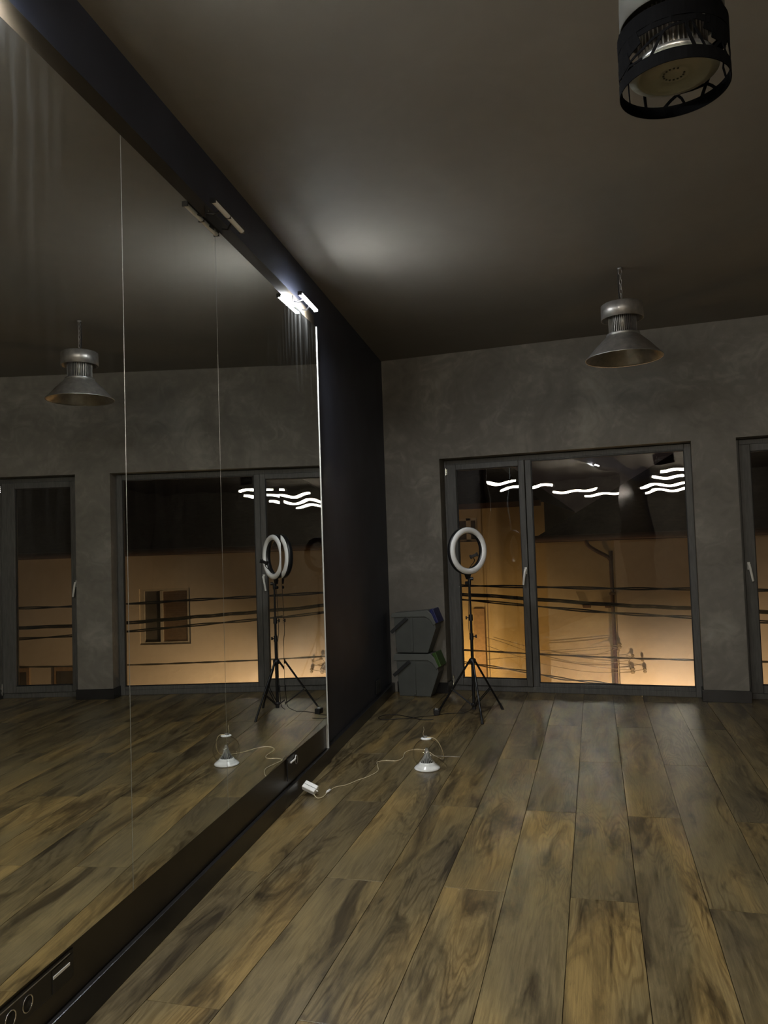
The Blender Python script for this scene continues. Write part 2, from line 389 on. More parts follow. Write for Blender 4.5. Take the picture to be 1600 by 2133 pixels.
# ================================================================== windows
def frame_rect(mb, x0, x1, z0, z1, wl, wr, wb, wt, y0, y1):
    mb.box(x0, x0 + wl, y0, y1, z0, z1); mb.box(x1 - wr, x1, y0, y1, z0, z1)
    mb.box(x0 + wl, x1 - wr, y0, y1, z0, z0 + wb); mb.box(x0 + wl, x1 - wr, y0, y1, z1 - wt, z1); return mb
def wavy_pane(x0, x1, z0, z1, y, th, seed, amp=1.3e-4):
    rnd = random.Random(seed); nx = max(8, int((x1 - x0) / .03)); nz = int((z1 - z0) / .03)
    waves = [(rnd.uniform(10, 26), rnd.uniform(-14, 14), rnd.uniform(0, 6.28), rnd.uniform(.4, 1)) for _ in range(5)]
    mb = MB()
    for side, yy in ((0, y), (1, y + th)):
        ph = .55 * side; g = []
        for j in range(nz + 1):
            for i in range(nx + 1):
                x = x0 + (x1 - x0) * i / nx; z = z0 + (z1 - z0) * j / nz
                h = sum(a * sin(kx * x + kz * z + p + ph) for kx, kz, p, a in waves) * amp
                g.append((x, yy + h, z))
        fs = []
        for j in range(nz):
            for i in range(nx):
                a = j * (nx + 1) + i; q = (a, a + 1, a + nx + 2, a + nx + 1)
                fs.append(q if side == 0 else tuple(reversed(q)))
        mb.add(g, fs, True)
    mb.add([(x0, y, z0), (x1, y, z0), (x1, y + th, z0), (x0, y + th, z0), (x0, y, z1), (x1, y, z1), (x1, y + th, z1), (x0, y + th, z1)],
           [(0, 3, 2, 1), (4, 5, 6, 7), (0, 4, 7, 3), (1, 2, 6, 5)])
    return mb
def handle(parent, x, z, lean):
    h = MB()
    h.obox((x, FR - .022, z + .05), (.011, 0, 0), (0, .004, 0), (0, 0, .033))
    h.cyl((x, FR - .062, z + .058), (x, FR - .024, z + .058), .0125, .011, 14)
    h.tube([(x, FR - .058, z + .060), (x + lean * .2, FR - .064, z + .035), (x + lean * .6, FR - .064, z - .02), (x + lean, FR - .062, z - .083)], [.0115, .0115, .0105, .010], 10)
    return h.build('handle', M['white'], parent)
def hinge(parent, x, z0, z1):
    h = MB(); h.cyl((x, FR - .030, z0), (x, FR - .030, z1), .0085, None, 12); h.box(x - .003, x + .018, FR - .026, FR - .02, z0 + .01, z1 - .01)
    return h.build('hinge', M['chrome'], parent)
def sash(parent, x0, x1, z0, z1, gx0, gx1, gz0, gz1, seed):
    s_ = frame_rect(MB(), x0, x1, z0, z1, gx0 - x0, x1 - gx1, gz0 - z0, z1 - gz1, FR - .018, FR + .05).build('sash', M['frame'], parent, .004)
    g_ = frame_rect(MB(), gx0 - .001, gx1 + .001, gz0 - .001, gz1 + .001, .008, .008, .008, .008, FR + .004, FR + .03).build('glazing_seal', M['seal'], s_)
    wavy_pane(gx0 + .004, gx1 - .004, gz0 + .004, gz1 - .004, FR + .012, .014, seed).build('pane', M['glass'], s_)
    return s_

w1 = thing('window_1', (-.87, FR, 0), 'wide anthracite window with an opening sash and a big fixed pane', None, None, 'structure')
fm = MB(); frame_rect(fm, WL, WR, 0, HEAD - .004, .024, .057, .052, .045, FR, FR + .07)
fm.box(-1.212, -1.155, FR, FR + .07, .052, HEAD - .049); fm.box(-1.155, .224, FR, FR + .07, .052, .088); fm.box(-1.155, .224, FR, FR + .07, 2.212, HEAD - .049)
fm.build('frame', M['frame'], w1, .004)
s1 = sash(w1, -1.988, -1.216, .055, 2.222, -1.893, -1.272, .122, 2.168, 3)
handle(s1, -1.238, 1.108, -.022)
hinge(s1, -1.992, 2.118, 2.19); hinge(s1, -1.992, .04, .155)
frame_rect(MB(), -1.156, .225, .087, 2.213, .009, .009, .009, .009, FR + .006, FR + .034).build('glazing_seal', M['seal'], w1)
wavy_pane(-1.151, .220, .092, 2.208, FR + .014, .014, 11).build('pane', M['glass'], w1)

w2 = thing('window_2', (1.077, FR, 0), 'narrow anthracite window door right of the plaster pier', None, None, 'structure')
fm = MB(); frame_rect(fm, W2L, W2R, 0, HEAD - .004, .034, .024, .052, .045, FR, FR + .07); fm.build('frame', M['frame'], w2, .004)
s2 = sash(w2, .672, 1.490, .055, 2.222, .762, 1.352, .122, 2.160, 23)
handle(s2, .702, 1.108, .024)
hinge(s2, 1.494, 2.118, 2.19); hinge(s2, 1.494, .04, .155)
# ================================================================== mirror wall
bb = thing('mirror_backboard', mw(W_OFF, 0, .095), 'long black board on the side wall carrying the mirrors and lamps', 'board')
MB().mbox(W_OFF, -.007, -7.4, 4.838, .095, 3.022).build('board', M['board'], bb, .002)
MB().mbox(W_OFF, .0095, 4.8395, 4.847, .095, 2.945).build('edge_trim', M['trim'], bb)
seams = [4.838, 3.981, 3.142, 2.296, 1.451, .606, -.239, -1.084, -1.93, -2.775, -3.62]
labels = ['mirror panel nearest the corner, showing the window sash and ring light edge', 'mirror panel reflecting the ring light stand and glass globe lamp',
          'mirror panel reflecting the wide fixed pane and shutter window outside', 'mirror panel at the left edge of view, reflecting the cone pendant']
yaw_err = [-0.0126, -0.0004, 0.0, 0.0]
for i in range(len(seams) - 1):
    a1, a0 = seams[i] - .0010, seams[i + 1] + .0010; ch = .0012
    sec = [(-.0055, a0), (-.0025, a0), (0, a0 + ch), (0, a1 - ch), (-.0025, a1), (-.0055, a1)]
    mb = MB(); mb.prism([mw(o_, a_, .257) for o_, a_ in reversed(sec)], (0, 0, 0), (0, 0, 2.683))
    e_ = yaw_err[i] if i < 4 else 0
    o = mb.build('wall_mirror', M['mirror'])
    me = o.data; me.materials.append(M['glassedge'])
    for p in me.polygons:
        if abs(p.normal.dot(NN)) < .995: p.material_index = 1
    if e_:
        c = mw(0, (a0 + a1) / 2, 0); me.transform(Matrix.Translation(c) @ Matrix.Rotation(e_, 4, 'Z') @ Matrix.Translation(-c))
    tag(o, labels[i] if i < 4 else 'mirror panel on the side wall behind the viewer', 'mirror', 'wall mirror panels')

# mirror lamps: bracket, housing, end caps, diffuser bar
def mirror_lamp(along, lit, label):
    c = mw(.064, along, 2.985)
    t = thing('mirror_lamp', mw(-.007, along, 2.985), label, 'lamp', 'bar lamps above the mirrors')
    MB().mbox(-.007, -.002, along - .095, along + .095, 2.950, 3.008).build('mount_plate', M['black'], t, .002)
    br = MB(); br.tube([mw(.0, along - .088, 2.972), mw(.03, along - .086, 2.966), mw(.062, along - .06, 2.990), mw(.062, along + .06, 2.990), mw(.03, along + .086, 2.966), mw(.0, along + .088, 2.972)], .0048, 8)
    br.build('bracket', M['black'], t)
    MB().cyl(mw(.002, along - .085, 2.985), mw(.006, along - .085, 2.985), .004, None, 10).build('screw', M['chrome'], t)
    MB().mbox(.052, .081, along - .178, along + .178, 2.989, 3.001).build('housing', M['black'], t, .002)
    q = []
    for i in range(9):
        a = pi * i / 8; q.append(mw(.0665 + .0135 * cos(a), along - .172, 2.989 - .011 * sin(a)))
    MB().prism(q, (0, 0, 0), TT * .344).build('diffuser', M['bar_on'] if lit else M['diff_off'], t)
    for s_ in (-1, 0, 1):
        MB().mbox(.0525, .0805, along + s_ * .175 - .003, along + s_ * .175 + .003, 2.9765, 2.990).build('end_cap' if s_ else 'clip', M['black'], t)
    return t
mirror_lamp(4.447, True, 'lit white bar lamp above the mirror end by the dark wall')
mirror_lamp(3.142, False, 'switched off bar lamp above the middle of the mirror wall')
mirror_lamp(1.47, True, 'lit bar lamp at the top left corner of the view')
mirror_lamp(.45, True, 'lit bar lamp above the mirrors beside the viewer')
mirror_lamp(-1.35, True, 'lit bar lamp above the mirrors behind the viewer')

# sockets in the black board under the mirrors
t = thing('socket_strip', mw(0, 1.70, .20), 'black flush socket strip with two chrome rings under the mirror', 'socket')
MB().mbox(-.007, -.002, 1.44, 1.945, .160, .243).build('plate', M['black'], t, .002)
MB().mbox(-.002, 0.0, 1.44, 1.925, .234, .2365).build('plate_lip', M['brushed'], t)
for a in (1.728, 1.657, 1.586):
    r_ = MB().lathe([(.0215, 0), (.0235, .0025), (.0205, .003), (.0185, 0)], mw(-.002, a, .2), 28, NN, True, True).build('socket_ring', M['chrome'], t)
    MB().lathe([(0.0, .0008), (.0188, .0008), (.0188, -.004)], mw(-.002, a, .2), 24, NN).build('socket_well', M['seal'], r_)
MB().mbox(-.002, .001, 1.842, 1.922, .2025, .2105).build('paper_label', M['white'], t)
MB().mbox(-.003, -.0005, 1.838, 1.938, .163, .229).build('cover_flap', M['black'], t)
t = thing('power_socket', mw(0, 4.10, .21), 'small black socket box with a white lever below the last mirror', 'socket')
MB().mbox(-.007, -.001, 4.0, 4.19, .150, .250).build('plate', M['black'], t, .002)
MB().mbox(-.002, .004, 3.985, 3.995, .13, .25).build('side_lip', M['skirt'], t)
MB().tube([mw(.004, 4.045, .218), mw(.010, 4.095, .221), mw(.009, 4.11, .223)], .0055, 8).build('lever', M['white'], t)
MB().tube([mw(.008, 4.112, .222), mw(.004, 4.14, .236)], .0025, 6).build('lever_tip', M['white'], t)
MB().lathe([(.024, 0), (.026, .004), (.0225, .004), (.021, 0)], mw(-.001, 4.155, .205), 24, NN, True, True).build('socket_ring', M['brushed'], t)
t = thing('wall_socket', mw(W_OFF, 6.69, .17), 'dark wall socket on the charcoal wall near the grey bins', 'socket')
MB().mbox(W_OFF, W_OFF + .012, 6.60, 6.78, .115, .235).build('plate', M['black'], t, .004)
MB().lathe([(.0, .003), (.028, .003), (.030, .013), (.033, .012)], mw(W_OFF + .001, 6.69, .175), 24, NN).build('socket_well', M['blackmetal'], t)

# ================================================================== pendant lamps
def chain(parent, x, y, z0, z1, n):
    L_ = (z1 - z0) / n
    for i in range(n):
        zc = z0 + L_ * (i + .5); h = L_ * .5 + .0055; ang = .5 + (pi / 2 if i % 2 else 0)
        wd = .0085 if i < n - 1 else .013
        pts = [(x + cos(ang) * wd * cos(a), y + sin(ang) * wd * cos(a), zc + h * sin(a)) for a in [2 * pi * k / 14 for k in range(14)]]
        MB().tube(pts, .0022, 6, True).build('chain_link', M['galv'], parent)
    MB().lathe([(0, 0), (.018, 0), (.016, -.01), (.006, -.014), (0, -.014)], (x, y, HC), 16).build('ceiling_hook', M['galv'], parent)
    MB().tube(catmull([(x - .012, y, HC), (x - .016, y + .004, (z0 + z1) / 2), (x - .010, y, z0)], 6), .004, 6).build('power_cable', M['cable'], parent)
def heat_sink(parent, x, y, z0, z1, r, nf=44):
    hs_ = MB(); hs_.lathe([(0, z0), (r * .72, z0), (r * .72, z1), (0, z1)], (x, y, 0), 24)
    for i in range(nf):
        a = 2 * pi * i / nf; dr = Vector((cos(a), sin(a), 0)); tg = Vector((-sin(a), cos(a), 0))
        if (i * 4) % nf < 4 and i % 2 == 0: continue
        hs_.obox(Vector((x, y, (z0 + z1) / 2)) + dr * (r * .85), dr * (r * .15), tg * .0016, Vector((0, 0, (z1 - z0) / 2)))
    return hs_.build('heat_sink', M['brushed'], parent)
LX, LY = -.186, 5.548
t = thing('cone_pendant', (LX, LY, HC), 'aluminium high bay pendant with wide cone shade hanging by the window wall', 'pendant lamp', 'industrial pendants')
MB().lathe([(0, 3.048), (.128, 3.048), (.140, 3.040), (.142, 2.940), (.139, 2.940), (.137, 3.02), (0, 3.02)], (LX, LY, 0), 48).build('driver_cap', M['brushed'], t)
heat_sink(t, LX, LY, 2.838, 3.02, .094)
MB().lathe([(0.0, 2.840), (.095, 2.842), (.112, 2.838), (.113, 2.826), (.104, 2.822), (0, 2.822)], (LX, LY, 0), 48).build('collar', M['alu'], t)
MB().lathe([(.104, 2.826), (.120, 2.815), (.180, 2.757), (.252, 2.676), (.258, 2.668), (.2555, 2.668), (.249, 2.676), (.177, 2.757), (.117, 2.813), (.104, 2.822)], (LX, LY, 0), 64).build('shade', M['brushed'], t)
MB().lathe([(.2535, 2.668), (.2600, 2.665), (.2610, 2.669), (.2585, 2.673)], (LX, LY, 0), 64, (0, 0, 1), True, True).build('shade_rim', M['alu'], t)
MB().lathe([(0, 2.815), (.09, 2.815), (.095, 2.821)], (LX, LY, 0), 32).build('led_plate', M['led_plate'], t)
chain(t, LX, LY, 3.05, HC - .012, 7)

DX, DY, DR = .088, 2.155, .1395
t = thing('drum_pendant', (DX, DY, HC), 'pendant in a black drum shade with branch cut-outs at the top right', 'pendant lamp', 'industrial pendants')
base = math.atan2(-DY, -DX)                    # direction that faces the viewer
A = lambda deg: base + radians(deg)
dc = (DX, DY, 0)
full_c = lambda z: [(2 * pi * i / 64, z) for i in range(65)]
MB().cstrip(dc, DR, full_c(2.6165), .033).build('shade_band', M['drum'], t)
MB().cstrip(dc, DR, full_c(2.735), .042).build('shade_band', M['drum'], t)
def patch(pts, wd): MB().cstrip(dc, DR, [(A(a), z) for a, z in pts], wd).build('shade_panel', M['drum'], t)
patch([(-97, 2.698), (-80, 2.692), (-62, 2.688), (-48, 2.694), (-36, 2.704)], .052)
patch([(-90, 2.668), (-75, 2.660), (-62, 2.655), (-50, 2.664)], .034)
patch([(-40, 2.709), (-20, 2.708), (0, 2.709), (25, 2.707), (40, 2.70)], .018)
patch([(34, 2.698), (48, 2.690), (62, 2.688), (78, 2.695), (90, 2.70)], .046)
patch([(42, 2.668), (55, 2.664), (66, 2.668)], .026)
patch([(150, 2.706), (170, 2.708), (190, 2.708), (215, 2.706)], .022)
for pts, wd in [([(-58, 2.650), (-40, 2.655), (-18, 2.675), (0, 2.690), (20, 2.698)], .0065), ([(-22, 2.631), (-17, 2.648), (-11, 2.672), (-8, 2.682)], .0075),
                ([(22, 2.631), (18, 2.655), (15, 2.68), (15, 2.70)], .0085), ([(33, 2.631), (29, 2.65), (24, 2.675), (20, 2.70)], .006),
                ([(-66, 2.631), (-50, 2.641), (-32, 2.637)], .006), ([(44, 2.631), (50, 2.645), (58, 2.662)], .007), ([(66, 2.631), (60, 2.645), (56, 2.66)], .006),
                ([(78, 2.631), (84, 2.655), (78, 2.68)], .006), ([(-76, 2.631), (-82, 2.645), (-90, 2.66)], .007), ([(-104, 2.631), (-99, 2.655), (-104, 2.68), (-99, 2.715)], .006),
                ([(-122, 2.631), (-121, 2.66), (-120, 2.715)], .0035), ([(-146, 2.631), (-145, 2.66), (-146, 2.70)], .0085),
                ([(192, 2.631), (185, 2.648), (177, 2.662)], .0085), ([(170, 2.631), (173, 2.648), (178, 2.662)], .007),
                ([(150, 2.631), (145, 2.655), (137, 2.68), (130, 2.715)], .010), ([(132, 2.631), (137, 2.645), (143, 2.658)], .008), ([(112, 2.631), (117, 2.665), (110, 2.715)], .007),
                ([(98, 2.631), (94, 2.665), (100, 2.715)], .006), ([(200, 2.672), (178, 2.664), (160, 2.662), (143, 2.658)], .0075)]:
    MB().cstrip(dc, DR, [(A(a), z) for a, z in pts], wd).build('branch', M['drum'], t)
heat_sink(t, DX, DY, 2.670, 2.80, .088)
MB().lathe([(0, 2.674), (.100, 2.674), (.106, 2.671), (.106, 2.661), (.100, 2.657), (.0, 2.657)], (DX, DY, 0), 48).build('flange', M['alu'], t)
MB().lathe([(0, 2.644), (.034, 2.644), (.036, 2.6425), (.040, 2.644), (.084, 2.644), (.086, 2.6405), (.094, 2.6405), (.098, 2.645), (.114, 2.648), (.114, 2.653), (.10, 2.657)], (DX, DY, 0), 48).build('led_plate', M['led_plate'], t)
leds = MB()
for i in range(14):
    a = 2 * pi * i / 16; leds.cyl((DX + .026 * cos(a), DY + .026 * sin(a), 2.6445), (DX + .026 * cos(a), DY + .026 * sin(a), 2.6425), .0028, None, 8)
leds.build('led_dots', M['bindark'], t)
MB().lathe([(0, 2.90), (.118, 2.90), (.130, 2.892), (.132, 2.780), (.129, 2.780), (.128, 2.88), (0, 2.88)], (DX, DY, 0), 48).build('driver_cap', M['capgrey'], t)
for a in (30, 150, 270):
    MB().cyl((DX + DR * .985 * cos(A(a)), DY + DR * .985 * sin(A(a)), 2.752), (DX + DR * .94 * cos(A(a)), DY + DR * .94 * sin(A(a)), 2.79), .003, None, 8).build('strut', M['drum'], t)
chain(t, DX, DY, 2.902, HC - .012, 11)

# hanging linear tubes behind the viewer (seen mirrored in the window panes)
for x, y, ln, TZ, lb in [(.45, -.40, .75, 2.70, 'nearest'), (.36, -1.6, 1.1, 2.66, 'second'), (.22, -3.6, 1.1, 2.64, 'third'), (.25, -5.6, 1.0, 2.64, 'farthest')]:
    t = thing('tube_lamp', (x, y, HC), 'hanging warm white LED tube, %s behind the viewer, mirrored in the window' % lb, 'lamp', 'hanging LED tubes')
    for s_ in (-1, 1): MB().cyl((x + s_ * ln / 2, y, TZ), (x + s_ * (ln / 2 + .05), y, TZ), .024, None, 16).build('end_cap', M['brushed'], t)
    MB().cyl((x - ln / 2, y, TZ), (x + ln / 2, y, TZ), .023, None, 16).build('tube', M['tube_on'], t)
    for s_ in (-1, 1): MB().cyl((x + s_ * ln * .42, y, TZ + .02), (x + s_ * ln * .42, y, HC), .0015, None, 6).build('suspension_wire', M['galv'], t)

# ================================================================== ring light on its stand
RX, RY, RZ = -1.538, 6.378, 1.372
t = thing('ring_light', (RX, RY, 0), 'white ring light on a black tripod stand in front of the window sash', 'ring light')
rn = Vector((.809, -.588, 0)); re = Vector((.588, .809, 0)); rc = Vector((RX, RY, RZ))
# ring body by lathe about rn
def rlathe(prof, name, mat, parent=None):
    return MB().lathe(prof, rc, 64, rn, True, True).build(name, mat, parent or t)
rd = [(.1735 + .0245 * cos(a), .004 + .021 * sin(a)) for a in [pi * i / 10 for i in range(11)]]
shell = rlathe([(.1475, .005), (.1475, -.030), (.158, -.044), (.189, -.044), (.2005, -.030), (.2005, .005)], 'ring_shell', M['black'])
rlathe(rd + [(.149, .002), (.198, .002)], 'ring_diffuser', M['diff_off'])
hp = [rc + Vector((0, 0, -.152)) + rn * .0, rc + Vector((0, 0, -.125)) + rn * .03, rc + Vector((0, 0, -.085)) + rn * .075, Vector((-1.478, 6.30, 1.312))]
MB().tube(catmull(hp, 6), .0035, 8).build('gooseneck', M['black'], t)
ph = MB(); pc = Vector((-1.470, 6.288, 1.330)); pa = (rt * .94 + up * .34).normalized(); pb = (up * .94 - rt * .34).normalized(); pn = pa.cross(pb)
ph.obox(pc, pa * .026, pb * .012, pn * .012); ph.obox(pc + pa * .029, pa * .006, pb * .018, pn * .016); ph.obox(pc - pa * .029, pa * .006, pb * .017, pn * .016)
ph.build('phone_clamp', M['black'], t, .003)
br = MB(); br.prism([rc + re * .028 + up * -.197, rc + re * .012 + up * -.240, rc - re * .012 + up * -.240, rc - re * .028 + up * -.197], rn * -.030, rn * -.006)
br.build('bracket', M['black'], t)
MB().cyl((RX, RY, RZ - .285), (RX, RY, RZ - .232), .0135, .0145, 14).build('tilt_head', M['black'], t)
MB().cyl(Vector((RX, RY, RZ - .236)) + rt * .010, Vector((RX, RY, RZ - .236)) + rt * .032 - fw * .006, .014, None, 14).build('knob', M['black'], t)
MB().cyl(Vector((RX, RY, RZ - .270)) - rt * .010, Vector((RX, RY, RZ - .270)) - rt * .034 - fw * .006, .014, None, 14).build('knob', M['black'], t)
MB().cyl((RX, RY, .80), (RX, RY, RZ - .275), .0085, None, 14).build('pole_section', M['blackmetal'], t)
MB().cyl((RX, RY, .64), (RX, RY, .82), .0105, None, 14).build('pole_section', M['blackmetal'], t)
MB().cyl((RX, RY, .06), (RX, RY, .66), .0130, None, 14).build('pole_section', M['blackmetal'], t)
for zc, sd in ((.812, -1), (.655, 1)):
    c_ = MB().cyl((RX, RY, zc - .026), (RX, RY, zc + .026), .0175, .0165, 14).build('collar', M['black'], t)
    k_ = MB(); kp = Vector((RX, RY, zc)) + rt * sd * .014; k_.cyl(kp, kp + rt * sd * .018, .004, None, 8); k_.obox(kp + rt * sd * .024, rt * .006, fw * .005, up * .014)
    k_.build('clamp_knob', M['black'], c_)
MB().lathe([(.014, .43), (.028, .435), (.030, .465), (.018, .475), (.014, .475)], (RX, RY, 0), 20).build('leg_hub', M['black'], t)
MB().lathe([(.014, .075), (.024, .078), (.024, .100), (.014, .103)], (RX, RY, 0), 20).build('brace_hub', M['black'], t)
MB().cyl((RX, RY, .052), (RX, RY, .075), .016, None, 14).build('pole_cap', M['rubber'], t)
for az in (24, 146, 262):
    dv = Vector((sin(radians(az)), -cos(radians(az)), 0))
    p0 = Vector((RX, RY, .452)) + dv * .026; p1 = Vector((RX, RY, .012)) + dv * .325
    lg = MB().cyl(p0, p1, .0085, None, 12).build('leg', M['blackmetal'], t)
    MB().cyl(p1 + (p0 - p1).normalized() * .03, Vector((p1.x, p1.y, 0)) + dv * .004, .0105, .0115, 12).build('rubber_foot', M['rubber'], lg)
    pm = p0 + (p1 - p0) * .56
    tg = Vector((-dv.y, dv.x, 0))
    for s_ in (-1, 1):
        MB().cyl(pm + tg * .009 * s_, Vector((RX, RY, .088)) + dv * .022 + tg * .009 * s_, .0042, None, 8).build('brace', M['blackmetal'], t)
    MB().cyl(pm - tg * .014, pm + tg * .014, .0045, None, 8).build('rivet', M['chrome'], t)
MB().tube(catmull([(RX - .012, RY + .02, RZ - .22), (RX - .02, RY + .022, .9), (RX - .025, RY + .02, .72), (RX - .014, RY + .02, .6), (RX - .012, RY + .024, .3), (RX - .02, RY + .03, .16), (RX - .03, RY + .05, .05), (RX - .10, RY + .06, .006)], 6), .0026, 6).build('cable', M['cable'], t)
MB().obox((RX - .014, RY + .028, .215), (.008, 0, 0), (0, .007, 0), (0, 0, .028)).build('cable_switch', M['black'], t, .003)
# its plug-in adapter and coiled cord on the floor
t = thing('mains_adapter', (-1.857, 6.345, 0), 'black plug-in power adapter on the floor by the tripod foot', 'adapter')
MB().obox((-1.857, 6.345, .024), rt * .024, fw * .036, up * .023).build('body', M['black'], t, .005)
MB().obox((-1.857, 6.345, .0478), rt * .013, fw * .010, up * .0006).build('label_plate', M['white'], t)
for s_ in (-1, 1): MB().cyl(Vector((-1.857 + s_ * .009, 6.36, .046)), Vector((-1.857 + s_ * .009, 6.36, .068)), .0024, None, 8).build('pin', M['chrome'], t)
cord = [(RX - .10, RY + .06, .003), (-1.70, 6.43, .003), (-1.80, 6.372, .004), (-1.86, 6.30, .003), (-1.952, 6.249, .003), (-2.032, 6.165, .003), (-2.175, 6.095, .003), (-2.262, 6.075, .003), (-2.305, 6.159, .003), (-2.27, 6.25, .003), (-2.169, 6.264, .003), (-2.03, 6.185, .0055), (-1.92, 6.132, .003), (-1.83, 6.154, .003)]
MB().tube(catmull(cord, 8), .0030, 6).build('cord', M['cable'], t)['label'] = 'thin black cord looped on the floor'

# ================================================================== glass globe lamp on the floor
GX, GY = -1.478, 4.795
t = thing('globe_lamp', (GX, GY, 0), 'clear glass globe lamp with white trumpet base standing on the planks', 'lamp')
MB().lathe([(0, .0), (.078, .0), (.083, .004), (.083, .009), (.076, .016), (.060, .026), (.050, .038), (.046, .045), (0, .045)], (GX, GY, 0), 48).build('base', M['whiteabs'], t)
cone = [(.043, .045), (.033, .056), (.024, .072), (.016, .092), (.010, .112), (.0065, .132)]
MB().lathe(cone + [(0, .132)], (GX, GY, 0), 32).build('stem_cone', M['bindark'], t)
for i in range(18):
    a = 2 * pi * i / 18
    MB().tube([(GX + (r + .001) * cos(a), GY + (r + .001) * sin(a), z) for r, z in cone], .0013, 5).build('rib', M['alu'], t)
MB().cyl((GX, GY, .130), (GX, GY, .196), .006, None, 12).build('stem', M['lampglass'], t)
MB().cyl((GX, GY, .180), (GX, GY, .200), .0055, None, 12).build('stem_ferrule', M['alu'], t)
R_, cz = .0905, .098
prof = [(R_ * sin(th), cz - R_ * cos(th)) for th in [radians(30 + (163 - 30) * i / 20) for i in range(21)]]
MB().lathe(prof + [(r - .0016, z) for r, z in reversed(prof)], (GX, GY, 0), 48, (0, 0, 1), True, True).build('glass_globe', M['lampglass'], t)
MB().lathe([(0, .188), (.034, .188), (.036, .192), (.033, .196), (0, .197)], (GX, GY, 0), 32).build('top_cap', M['whiteabs'], t)
MB().cyl((GX - .007, GY, .196), (GX - .007, GY, .208), .0135, None, 16).build('cable_gland', M['galv'], t)
MB().tube(catmull([(GX - .012, GY, .206), (GX - .020, GY, .22), (GX - .014, GY + .004, .245), (GX - .018, GY + .01, .262)], 5), .0010, 5).build('loose_wire', M['copper'], t)
# its cord and white adapter
pts = [(GX + .005, GY - .004, .1985), (GX + .04, GY + .008, .196), (GX + .068, GY + .03, .168), (GX + .085, GY + .07, .10), (GX + .07, GY + .14, .03), (GX - .02, GY + .28, .003), (-1.60, 5.20, .003), (-1.672, 5.23, .003), (-1.72, 5.192, .003), (-1.735, 5.115, .003), (-1.708, 4.992, .003), (-1.73, 4.915, .003), (-1.80, 4.907, .003), (-1.842, 4.86, .003), (-1.81, 4.78, .003), (-1.768, 4.668, .003), (-1.782, 4.549, .003), (-1.822, 4.445, .003), (-1.855, 4.347, .003), (-1.899, 4.295, .003), (-1.905, 4.195, .003), (-1.898, 4.10, .003), (-1.915, 4.066, .010), (-1.938, 4.074, .024)]
t = thing('power_adapter', (-1.985, 4.13, 0), 'white plug-in power adapter with gold cord lying on the floor by the skirting', 'adapter')
MB().tube(catmull(pts, 8), .0029, 6).build('cord', M['copper'], t)['label'] = 'thin shiny gold cord running to the globe lamp'
cn = MB().tube([(-1.906, 4.182, .007), (-1.904, 4.188, .008), (-1.903, 4.222, .008), (-1.902, 4.230, .007)], [.004, .0075, .0075, .004], 10).build('cord_connector', M['white'], t)
MB().cyl((-1.9045, 4.172, .007), (-1.906, 4.184, .007), .0035, None, 8).build('strain_relief', M['white'], cn)
bx = (rt * .86 - fw * .42 - up * .30).normalized(); by = (fw * .80 + up * .60 + rt * .25); by = (by - bx * by.dot(bx)).normalized(); bz = bx.cross(by)
pc = Vector((-1.988, 4.135, .041))
bd = MB().obox(pc, bx * .043, by * .025, bz * .016).build('body', M['white'], t, .004)
MB().obox(pc + bz * .0162, bx * .039, by * .0012, bz * .0006).build('parting_line', M['binlid'], bd)
for s_ in (-1, 1):
    p_ = pc - bz * .014 - bx * .026 + by * .009 * s_
    MB().cyl(p_, p_ - bz * .022, .003, None, 8).build('pin', M['chrome'], t)
MB().cyl(pc + bx * .041, pc + bx * .054, .005, .003, 10).build('strain_relief', M['white'], t)

# ================================================================== stacked bins in the corner
def bin_(dx, z0, tilt, colour, label):
    t = thing('stacking_bin', (-2.28 + dx, 7.16, z0), label, 'bin', 'stacked grey recycling bins')
    P = lambda q, y: [Vector((x + dx, y, z + z0)) for x, z in q]
    body = [(-2.437, .0), (-2.125, .0), (-2.035, .235), (-2.045, .30), (-2.085, .345), (-2.452, .345)]
    mb = MB(); lo = P(body, 0); n = len(lo)
    f_ = [Vector((p.x, 7.070 + (.016 if p.z - z0 < .05 else 0), p.z)) for p in lo]; b_ = [Vector((p.x, 7.262 - (.014 if p.z - z0 < .05 else 0), p.z)) for p in lo]
    mb.add(f_ + b_, [tuple(range(n)), tuple(reversed(range(n, 2 * n)))] + [(i, n + i, n + (i + 1) % n, (i + 1) % n) for i in range(n)])
    bo = mb.build('body', M['bin'], t, .006)
    MB().box(-2.285 + dx, -2.262 + dx, 7.0665, 7.074, z0 + .02, z0 + .34).build('panel_rib', M['bin'], bo, .002)
    lid = [(-2.478, .338), (-2.466, .400 - tilt), (-2.150, .402), (-2.112, .409), (-2.070, .372), (-2.030, .285), (-2.052, .262), (-2.090, .318), (-2.135, .345)]
    lp = [(x, z) for x, z in lid]
    ld = MB().prism(P(lp, 0), (0, 7.058, 0), (0, 7.272, 0)).build('lid', M['binlid'], t, .005)
    fa, fb = Vector((-2.092 + dx, 0, z0 + .409)), Vector((-2.040 + dx, 0, z0 + .278)); fd = (fb - fa)
    nrm = Vector((fd.z, 0, -fd.x)).normalized(); nrm = nrm if nrm.x > 0 else -nrm
    fl_ = MB().obox((fa + fb) / 2 + Vector((0, 7.165, 0)) + nrm * .018, fd * .5, Vector((0, .098, 0)), nrm * .020).build('flap', M[colour], t, .006)
    MB().obox((fa + fb) / 2 + Vector((0, 7.063, 0)) + nrm * .016, fd * .33, Vector((0, .004, 0)), nrm * .007).build('grip', M[colour], fl_, .002)
    sa, sb = Vector((-2.478 + dx, 7.056, z0 + .196)), Vector((-2.312 + dx, 7.056, z0 + .336)); sd = sb - sa
    MB().obox((sa + sb) / 2, sd * .5, Vector((0, .006, 0)), Vector((-sd.z, 0, sd.x)).normalized() * .016).build('strap', M['bindark'], t, .003)
    return t
